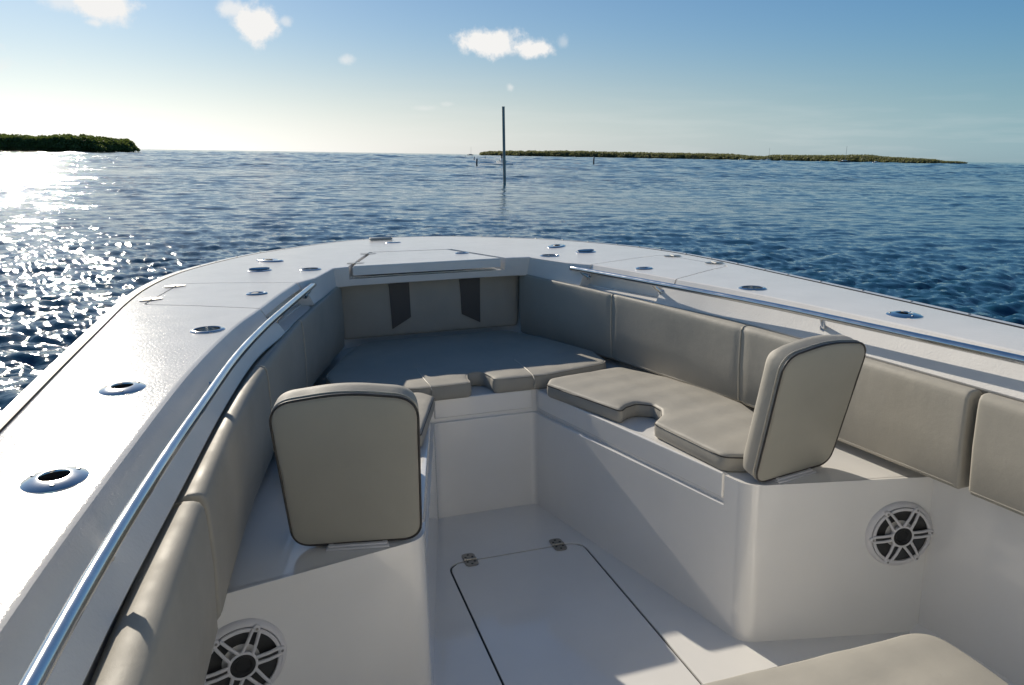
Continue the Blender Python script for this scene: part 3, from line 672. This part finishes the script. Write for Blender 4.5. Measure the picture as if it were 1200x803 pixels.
# ------------------------------------------------------------------ SEA
def ocean_tile(n, size, lmin, lmax, wind, seed, spread=2.5):
    r = np.random.default_rng(seed); k = np.fft.fftfreq(n, size/n)*2*np.pi; kx, ky = np.meshgrid(k, k, indexing='ij'); kk = np.hypot(kx, ky); kk[0, 0] = 1
    lam = 2*np.pi/kk; A = np.where((lam > lmin) & (lam < lmax), kk**-1.75, 0.)
    c = (kx*np.cos(wind)+ky*np.sin(wind))/kk; A *= .12+np.abs(c)**spread
    ph = (r.normal(size=(n, n))+1j*r.normal(size=(n, n)))*A; ph[0, 0] = 0
    h = np.real(np.fft.ifft2(ph)); dx = np.real(np.fft.ifft2(ph*-1j*kx/kk)); dy = np.real(np.fft.ifft2(ph*-1j*ky/kk)); s = h.std()
    return h/s, dx/s, dy/s
def samp(T, x, y, size):
    n = T[0].shape[0]; u = (x/size % 1)*n; v = (y/size % 1)*n; i = np.floor(u).astype(int) % n; j = np.floor(v).astype(int) % n; fu = u-np.floor(u); fv = v-np.floor(v)
    i2 = (i+1) % n; j2 = (j+1) % n
    return [a[i, j]*(1-fu)*(1-fv)+a[i2, j]*fu*(1-fv)+a[i, j2]*(1-fu)*fv+a[i2, j2]*fu*fv for a in T]
WIND = rad(75)
# (tile, size, height, shortest wave, inner fade radius, fully grown radius)
bands = [(ocean_tile(512, 61.0, 1.6, 6.0, WIND, 1), 61.0, .009, 1.6, 0, 0), (ocean_tile(512, 61.0, 1.6, 6.0, WIND, 1), 61.0, .056, 1.6, 30, 130), (ocean_tile(512, 23.3, .45, 1.6, WIND+.25, 2, 1.8), 23.3, .0145, .45, 0, 0),
         (ocean_tile(512, 8.7, .13, .45, WIND-.25, 3, 1.2), 8.7, .0112, .13, 0, 0), (ocean_tile(512, 233., 6, 20, WIND, 5), 233., .21, 6, 110, 350), (ocean_tile(256, 790., 20, 60, WIND, 6), 790., .26, 20, 450, 1400)]
cx, cy = CAM.x, CAM.y
rr = [1.2]
while rr[-1] < 8: rr.append(rr[-1]+.045)
while rr[-1] < 3200: rr.append(rr[-1]*1.0070)
nfine = len(rr)
while rr[-1] < 26000: rr.append(rr[-1]*1.06)
rr = np.array(rr)
th = np.concatenate([np.linspace(-pi, -1.02, 60)[:-1], np.linspace(-1.0, 1.1, 960), np.linspace(1.15, pi, 60)[1:-1]]) 
R_, TH = np.meshgrid(rr, th, indexing='ij'); X = cx + R_*np.sin(TH+YAW*0.6); Y = cy + R_*np.cos(TH+YAW*0.6)
dX = np.zeros_like(X); dY = np.zeros_like(X); Z = np.zeros_like(X)
cell = np.gradient(rr)[:, None]*np.ones_like(X)
for T_, size, amp, lm, r0_, r1_ in bands:
    h, a, b = samp(T_, X, Y, size); at = np.clip((lm*2.2/np.maximum(cell, 1e-6)-1.0)/1.5, 0, 1)*(1-np.clip((R_-2600)/500, 0, 1))*(np.clip((R_-r0_)/max(r1_-r0_, 1), 0, 1) if r1_ else 1)
    patch = 1+.25*np.sin(X*.13+Y*.07)+.2*np.sin(X*.05-Y*.11+2)
    Z += h*amp*at*patch; dX += a*amp*at*.8; dY += b*amp*at*.8
X = X+dX; Y = Y+dY
nr, na = X.shape; co = np.stack([X, Y, Z], -1).reshape(-1, 3)
ii = np.arange(nr-1)[:, None]*na; jj = np.arange(na)[None, :]; j2 = (jj+1) % na
quads = np.stack([ii+jj, ii+j2, ii+na+j2, ii+na+jj], -1).reshape(-1, 4)[:, ::-1]
for o_ in [deck, seat, floor, fh, blid] + [o for o in COL.objects if o.name.startswith(('console', 'seat_lid_fascia', 'hatch_lid', 'hardtop'))]:
    if o_.type == 'MESH': o_.modifiers.new('wn', 'WEIGHTED_NORMAL').keep_sharp = True
def fast_mesh(name, co, quads):
    me = bpy.data.meshes.new(name); me.vertices.add(len(co)); me.vertices.foreach_set('co', co.astype(np.float32).ravel())
    k = quads.shape[1]; me.loops.add(quads.size); me.loops.foreach_set('vertex_index', quads.astype(np.int32).ravel()); me.polygons.add(len(quads)); me.polygons.foreach_set('loop_start', np.arange(0, quads.size, k, dtype=np.int32))
    me.polygons.foreach_set('use_smooth', np.ones(len(quads), bool)); me.update(calc_edges=True); return me
sme = fast_mesh('sea_water', co, quads); at_ = sme.attributes.new('ripple', 'FLOAT', 'POINT'); at_.data.foreach_set('value', np.clip((cell-.04)/.45, 0, 1).astype(np.float32).ravel())
sea = bpy.data.objects.new('sea_water', sme); COL.objects.link(sea); sea['kind'] = 'structure'
m = bpy.data.materials.new('sea'); m.use_nodes = True; t = m.node_tree; p = t.nodes['Principled BSDF']; sea.data.materials.append(m)
p.inputs['Base Color'].default_value = (.010, .060, .105, 1); p.inputs['Roughness'].default_value = .07; p.inputs['IOR'].default_value = 1.333
geo = t.nodes.new('ShaderNodeNewGeometry')
last = None
atn = t.nodes.new('ShaderNodeAttribute'); atn.attribute_name = 'ripple'
pn = t.nodes.new('ShaderNodeTexNoise'); pn.inputs['Scale'].default_value = .09; pn.inputs['Detail'].default_value = 4; pn.inputs['Distortion'].default_value = .8; t.links.new(geo.outputs['Position'], pn.inputs['Vector'])
pr_ = t.nodes.new('ShaderNodeMapRange'); t.links.new(pn.outputs['Fac'], pr_.inputs[0]); pr_.inputs[1].default_value = .35; pr_.inputs[2].default_value = .65; pr_.inputs[3].default_value = .35; pr_.inputs[4].default_value = 1.6
pm_ = t.nodes.new('ShaderNodeMath'); pm_.operation = 'MULTIPLY'; t.links.new(atn.outputs['Fac'], pm_.inputs[0]); t.links.new(pr_.outputs[0], pm_.inputs[1]); patch_f = pm_.outputs[0]
for sc, st, dist, stretch, far in ((.55, .8, .14, .6, 1), (1.7, .85, .075, .6, 1), (5.0, .85, .030, .7, 1), (11.0, .7, .0075, .8, 0), (36.0, .6, .0028, 1, 0)):
    mpn = t.nodes.new('ShaderNodeMapping'); mpn.inputs['Scale'].default_value = (stretch, 1, 1); mpn.inputs['Rotation'].default_value = (0, 0, WIND*.15); t.links.new(geo.outputs['Position'], mpn.inputs['Vector'])
    n = t.nodes.new('ShaderNodeTexNoise'); n.inputs['Scale'].default_value = sc; n.inputs['Detail'].default_value = 3; n.inputs['Distortion'].default_value = .4; t.links.new(mpn.outputs[0], n.inputs['Vector'])
    b = t.nodes.new('ShaderNodeBump'); b.inputs['Strength'].default_value = st; b.inputs['Distance'].default_value = dist; t.links.new(n.outputs['Fac'], b.inputs['Height'])
    if far:
        mu = t.nodes.new('ShaderNodeMath'); mu.operation = 'MULTIPLY'; mu.inputs[1].default_value = st; t.links.new(patch_f, mu.inputs[0]); t.links.new(mu.outputs[0], b.inputs['Strength'])
    if last: t.links.new(last, b.inputs['Normal'])
    last = b.outputs[0]
t.links.new(last, p.inputs['Normal'])

# ------------------------------------------------------------------ distance helpers (world frame)
ID = Matrix.Identity(4)
def at(px, py_or_dist, dist=None):
    d = A_SEA.transposed() @ Vector(((px-600)/901.8, -(py_or_dist-401.5)/901.8, 1)); h = Vector((d.x, d.y)).normalized()
    if dist is None: k = CAMZ/(-d.z); return Vector((CAM.x+d.x*k, CAM.y+d.y*k, 0))
    return Vector((CAM.x+h.x*dist, CAM.y+h.y*dist, 0))
def wobj(name, bm, m, parent, smooth=35):
    P = WM[parent]; bm.transform(P.inverted()); o = bpy.data.objects.new(name, mesh_of(name, bm, smooth)); COL.objects.link(o); o.data.materials.append(m); o.parent = parent; WM[o] = P; o.matrix_basis = Matrix.Identity(4); return o
# marker pole
p0 = at(594, 0, 62); t = thing('marker_pole', 'tall grey pole leaning slightly left, standing alone in the water', 'pole', tuple(p0), base=ID)
bm = nb(); right = Vector((cos(YAW*.97), -sin(YAW*.97), 0)); top = p0 + Vector((0, 0, 5.75)) - right*.17
tube(bm, [p0-Vector((0, 0, 1.5))+right*.05, p0.lerp(top, .3), p0.lerp(top, .7), top], [.115, .112, .108, .105], 16); wobj('pole_shaft', bm, M['wood'], t)
bm = nb(); tube(bm, [top, top+Vector((0, 0, .04))], [.125, .12], 16); wobj('pole_cap', bm, M['alum'], t)
# pilings
for (px, d, h, r, lab) in ((559.5, 150, 1.25, .16, 'short dark piling left of the tall pole, nearest of the stubs'), (556.4, 300, 1.1, .16, 'small dark piling just behind the nearest stub, by the far mast'),
                     (545.3, 520, 1.1, .16, 'tiny distant piling left of the far sailboat mast'), (569.8, 420, .9, .18, 'faint low stub between the pilings and the tall pole'),
                     (703.2, 215, 1.9, .20, 'dark channel post standing alone right of the tall pole')):
    q = at(px, 0, d); t = thing('piling', lab, 'piling', tuple(q), 'pilings out on the water', base=ID)
    bm = nb(); tube(bm, [q-Vector((0, 0, 1)), q+Vector((0, 0, h*.5)), q+Vector((.03*h, 0, h))], [r*1.1, r, r*.9], 12); wobj('post', bm, M['navy'], t)
    bm = nb(); lathe(bm, [(r*.97, 0), (r*.8, .08), (0, .16)], Matrix.Translation(q+Vector((.03*h, 0, h))), 12); wobj('post_cap', bm, M['navy'], t)
# oncoming motorboat with a person standing in it and a white wake
q = at(591.0, 0, 175); rv = Vector((cos(YAW), -sin(YAW), 0)); fw = Vector((sin(YAW), cos(YAW), 0))
def frame(q, ang): return Matrix.Translation(q) @ Matrix.Rotation(ang, 4, 'Z')
def small_hull(bm, T, ln, bw, h, drf=.0):
    secs = []
    for f in (0, .2, .45, .7, .88, 1):
        ww = bw*(.92 if f == 0 else 1-max(0, f-.3)**2*1.9); ww = max(ww, .03); x = (f-.5)*ln; zt = h*(1+.25*f)
        secs.append([T @ Vector(v) for v in ((x, ww/2, zt), (x, ww/2*.88, .1), (x, 0, -.15), (x, -ww/2*.88, .1), (x, -ww/2, zt), (x, 0, zt-.02))])
    loft(bm, secs)
t = thing('motorboat', 'small white motorboat running behind the tall pole with a wake', 'boat', tuple(q), base=ID)
T = frame(q, -pi/2-.12)
bm = nb(); small_hull(bm, T, 5.5, 2.1, .75); wobj('hull', bm, M['white'], t)
bm = nb(); box(bm, (-.3, 0, 1.0), (.7, .8, .7), T, .08); wobj('console', bm, M['white'], t)
bm = nb(); box(bm, (-2.9, 0, .75), (.45, .4, .8), T, .1); wobj('outboard_motor', bm, M['navy'], t)
bm = nb()
secs = []
for f in np.linspace(0, 1, 9):
    x = -2.6-8*f; ww = 1.6+2.8*f; secs.append([T @ Vector((x, -ww/2, .03)), T @ Vector((x, 0, .16*(1-f)+.05)), T @ Vector((x, ww/2, .03)), T @ Vector((x, 0, -.1))])
loft(bm, secs)
for sg in (1, -1): tube(bm, [T @ Vector((2.3, sg*.2, .1)), T @ Vector((.5, sg*1.5, .12)), T @ Vector((-3, sg*3.4, .06)), T @ Vector((-8, sg*6.0, .02))], [.12, .16, .12, .05], 8)
wk = bpy.data.objects.new('boat_wake', mesh_of('boat_wake', bm)); COL.objects.link(wk); wk.data.materials.append(M['foam']); wk['kind'] = 'stuff'; wk['label'] = 'white wake spreading behind the small motorboat'
# person: one skinned body
t = thing('person', 'person in dark clothing standing at the console of the small motorboat', 'person', tuple(T @ Vector((-.9, 0, .75))), base=ID)
sk = {'pel': ((0, 0, .92), .15), 'ch': ((.03, 0, 1.3), .18), 'nk': ((.05, 0, 1.5), .07), 'hd': ((.07, 0, 1.62), .11), 'ht': ((.07, 0, 1.72), .09),
      'k1': ((.03, .12, .48), .085), 'f1': ((0, .13, .05), .06), 't1': ((.15, .14, .03), .045), 'k2': ((.03, -.12, .48), .085), 'f2': ((0, -.13, .05), .06), 't2': ((.15, -.14, .03), .045),
      's1': ((.03, .2, 1.4), .07), 'e1': ((.12, .28, 1.15), .055), 'h1': ((.38, .22, 1.12), .04), 's2': ((.03, -.2, 1.4), .07), 'e2': ((.12, -.28, 1.15), .055), 'h2': ((.38, -.22, 1.12), .04)}
ed = [('pel', 'ch'), ('ch', 'nk'), ('nk', 'hd'), ('hd', 'ht'), ('pel', 'k1'), ('k1', 'f1'), ('f1', 't1'), ('pel', 'k2'), ('k2', 'f2'), ('f2', 't2'), ('ch', 's1'), ('s1', 'e1'), ('e1', 'h1'), ('ch', 's2'), ('s2', 'e2'), ('e2', 'h2')]
names = list(sk); me = bpy.data.meshes.new('body'); me.from_pydata([sk[n][0] for n in names], [(names.index(a), names.index(b)) for a, b in ed], [])
o = bpy.data.objects.new('body', me); COL.objects.link(o); md = o.modifiers.new('skin', 'SKIN'); 
for n_, v in zip(names, me.skin_vertices[0].data): v.radius = (sk[n_][1],)*2; v.use_root = n_ == 'pel'
sb = o.modifiers.new('sub', 'SUBSURF'); sb.levels = 1; sb.render_levels = 1
o.data.materials.append(M['cloth']); o.parent = t; o.matrix_basis = Matrix.Rotation(-pi/2-.12, 4, 'Z')
# sailboats and moored boats off the right-hand shore
def sailboat(px, d, ln, mast, lab, hm, ang=.3):
    q = at(px, 0, d); t = thing('sailboat', lab, 'sailboat', tuple(q), base=ID); T = frame(q, ang-YAW)
    bm = nb(); small_hull(bm, T, ln, ln*.3, ln*.11); wobj('hull', bm, hm, t)
    bm = nb(); box(bm, (-.02*ln, 0, ln*.14), (ln*.4, ln*.16, ln*.07), T, .1); wobj('cabin', bm, M['white'], t)
    bm = nb(); tube(bm, [T @ Vector((.06*ln, 0, ln*.1)), T @ Vector((.06*ln, 0, mast))], [.14, .10], 8); wobj('mast', bm, M['wood'], t)
    bm = nb(); tube(bm, [T @ Vector((.06*ln, 0, ln*.2)), T @ Vector((-.38*ln, 0, ln*.2))], [.1, .1], 8); wobj('boom', bm, M['navy'], t)
sailboat(552, 1100, 11, 11.5, 'distant sailboat with a hair-thin mast left of the tall pole', M['navy'], .9)
sailboat(1011.5, 720, 11, 13.2, 'dark sailboat with a bare mast anchored off the right-hand shore', M['navy'])
sailboat(917.5, 950, 10, 14, 'faint sailboat with a tall thin mast against the middle of the long shore', M['white'], .6)
for px, d, ln, lab in ((884.5, 800, 9, 'small white boat moored left of the faint mast'), (909.5, 850, 8, 'small white boat moored just left of the faint mast, the closer to it'), (935, 850, 7, 'low white boat moored right of the faint mast'), (983, 760, 6, 'tiny pale boat moored left of the dark sailboat'), (1050, 700, 8, 'small white boat moored right of the dark sailboat')):
    q = at(px, 0, d); t = thing('moored_boat', lab, 'boat', tuple(q), 'small boats moored off the shore', base=ID); T = frame(q, .2-YAW+random.uniform(-.4, .4))
    bm = nb(); small_hull(bm, T, ln*.6, ln*.22, ln*.10); wobj('hull', bm, M['white'], t)
    bm = nb(); box(bm, (-.02*ln, 0, ln*.14), (ln*.2, ln*.12, ln*.09), T, .08); wobj('cabin', bm, M['white'], t)

# ------------------------------------------------------------------ islands with mangrove woods
def leafmat(name, base, haze=0):
    m = bpy.data.materials.new(name); m.use_nodes = True; t = m.node_tree; p = t.nodes['Principled BSDF']; p.inputs['Roughness'].default_value = .6
    oi = t.nodes.new('ShaderNodeNewGeometry'); r = t.nodes.new('ShaderNodeValToRGB'); t.links.new(oi.outputs['Random Per Island'], r.inputs[0])
    r.color_ramp.elements[0].color = (*[c*.6 for c in base], 1); r.color_ramp.elements[1].color = (*[c*1.4 for c in base], 1); t.links.new(r.outputs[0], p.inputs['Base Color'])
    tr = t.nodes.new('ShaderNodeBsdfTranslucent'); tr.inputs['Color'].default_value = (base[0]*2.4, base[1]*2.2, base[2]*1.6, 1)
    ms = t.nodes.new('ShaderNodeMixShader'); ms.inputs[0].default_value = .28; t.links.new(p.outputs[0], ms.inputs[1]); t.links.new(tr.outputs[0], ms.inputs[2]); t.links.new(ms.outputs[0], t.nodes['Material Output'].inputs['Surface'])
    return m
LF = leafmat('mangrove_leaves', (.085, .12, .03)); LF_HAZED = leafmat('hazed_far_leaves', (.15, .165, .085)); BK = mat('mangrove_bark', (.12, .10, .08), .9, var=(1, .2))  # second leaf colour is lightened to paint air haze onto the far shore
def clumps(centres, radii, nleaf, size, seed):
    r = np.random.default_rng(seed); n = len(centres)
    c = np.repeat(centres, nleaf, 0); R = np.repeat(radii, nleaf, 0)
    d = r.normal(size=c.shape); d /= np.linalg.norm(d, axis=1)[:, None]; d[:, 2] = np.abs(d[:, 2])*np.where(r.random(len(d)) < .8, 1, -.6)
    p = c + d*R*(r.uniform(.75, 1.08, size=(len(c), 1)))
    s = size*r.uniform(.6, 1.3, size=(len(c), 1)); a = r.normal(size=c.shape); a /= np.linalg.norm(a, axis=1)[:, None]; b = np.cross(a, r.normal(size=c.shape)); b /= np.linalg.norm(b, axis=1)[:, None]
    V_ = np.stack([p-a*s, p-b*s*.55, p+a*s, p+b*s*.55], 1).reshape(-1, 3); F = np.arange(len(V_)).reshape(-1, 4); return V_, F
def island(name, outline, hfun, lm, step, nleaf, leaf, seed, lab, tree_r):
    # low mud bank
    bm = nb(); poly = [Vector(p) for p in outline]; poly = poly if area2(poly) > 0 else poly[::-1]
    a, b_ = prism(bm, poly, -1, .35); me = mesh_of(name, bm); o = bpy.data.objects.new(name, me); COL.objects.link(o); me.materials.append(M['land']); o['kind'] = 'structure'
    r = np.random.default_rng(seed); xs = np.array([p.x for p in poly]); ys = np.array([p.y for p in poly])
    C_, Rr = [], []
    def inside(x, y):
        c = False; j = len(poly)-1
        for i in range(len(poly)):
            if (poly[i].y > y) != (poly[j].y > y) and x < (poly[j].x-poly[i].x)*(y-poly[i].y)/(poly[j].y-poly[i].y)+poly[i].x: c = not c
            j = i
        return c
    return o, inside, r
def bank(px0, px1, d0, d1, depth, htab, lm, nm, lab, seed, n_tree, tr, leaf, nleaf):
    # strip of land running from pixel column px0 to px1 (only to find where it lies), front at distance d0..d1
    n = 40; fr = []; bk = []
    r = np.random.default_rng(seed)
    for i in range(n+1):
        f = i/n; px = px0+(px1-px0)*f; d = d0+(d1-d0)*f + 12*sin(f*9+seed)
        tp = 1-abs(2*f-1)**6; a = at(px, 0, d+depth*.5*(1-tp)); b = at(px, 0, d+depth*(.5+.5*tp)+1); fr.append(a.to_2d()); bk.append(b.to_2d())
    poly = fr+bk[::-1]; poly = poly if area2(poly) > 0 else poly[::-1]
    bm = nb(); prism(bm, poly, -1, .3); o = bpy.data.objects.new(nm, mesh_of(nm, bm)); COL.objects.link(o); o.data.materials.append(M['land']); o['kind'] = 'structure'
    C_, R_2, ST = [], [], []
    for k in range(n_tree):
        f = r.random(); px = px0+(px1-px0)*f; g = r.random()**1.6 if k % 3 else 0.02*r.random(); d = d0+(d1-d0)*f+12*sin(f*9+seed)
        tp = 1-abs(2*f-1)**6; dd = d+depth*.5*(1-tp)+2+g*depth*tp*.9
        h = np.interp(px, htab[0], htab[1])*(.86+.18*r.random())*(.75+.25*min(1, g*4+.3)); q = at(px, 0, dd)
        rad_ = tr*(.7+.6*r.random()); rz = min(h*.42, rad_*1.0)
        C_.append((q.x, q.y, h-rz)); R_2.append((rad_, rad_, rz)); ST.append((q.x, q.y, h-rz))
        if h > rz*1.4: C_.append((q.x+r.normal()*rad_*.5, q.y+r.normal()*rad_*.5, max(.9, (h-rz)*.5))); R_2.append((rad_*.95, rad_*.95, max(1., (h-rz)*.55)))
    V_, F = clumps(np.array(C_), np.array(R_2), nleaf, leaf, seed+1)
    V_[:, 2] = np.maximum(V_[:, 2], .25)
    me = fast_mesh(nm+'_wood', V_, F); me.polygons.foreach_set('use_smooth', np.zeros(len(F), bool)); w_ = bpy.data.objects.new('mangrove_wood', me); COL.objects.link(w_); me.materials.append(lm); w_['kind'] = 'stuff'; w_['label'] = lab
    bm = nb()
    for (x, y, z) in ST[::2]: tube(bm, [(x, y, 0), (x+.3, y, z*.6), (x, y, z+1)], [.4, .28, .15], 5, caps=False)
    w2 = bpy.data.objects.new('mangrove_stems', mesh_of('mangrove_stems', bm)); COL.objects.link(w2); w2.data.materials.append(BK); w2['kind'] = 'stuff'; w2['label'] = 'stems of the '+lab
bank(-150, 140, 400, 460, 60, ([-150, 0, 20, 45, 80, 98, 120, 132, 138, 140], [8.2, 7.9, 7.2, 8.2, 8.8, 8.2, 7.4, 7.6, 5.6, 3.8]), LF, 'left_island', 'dense dark green mangrove wood on the near left island', 11, 650, 3.4, .55, 210)
bank(566, 1150, 1300, 760, 120, ([560, 575, 600, 680, 720, 800, 870, 895, 912, 925, 960, 1040, 1060, 1120, 1135], [4.5, 7.2, 8.5, 9.5, 8.6, 8.0, 7.6, 5.4, 5.0, 6.8, 6.4, 7.6, 5.6, 3.8, 1.9]), LF_HAZED, 'long_island', 'long low wooded shore reaching across the right half of the horizon', 23, 2000, 4.6, .9, 110)
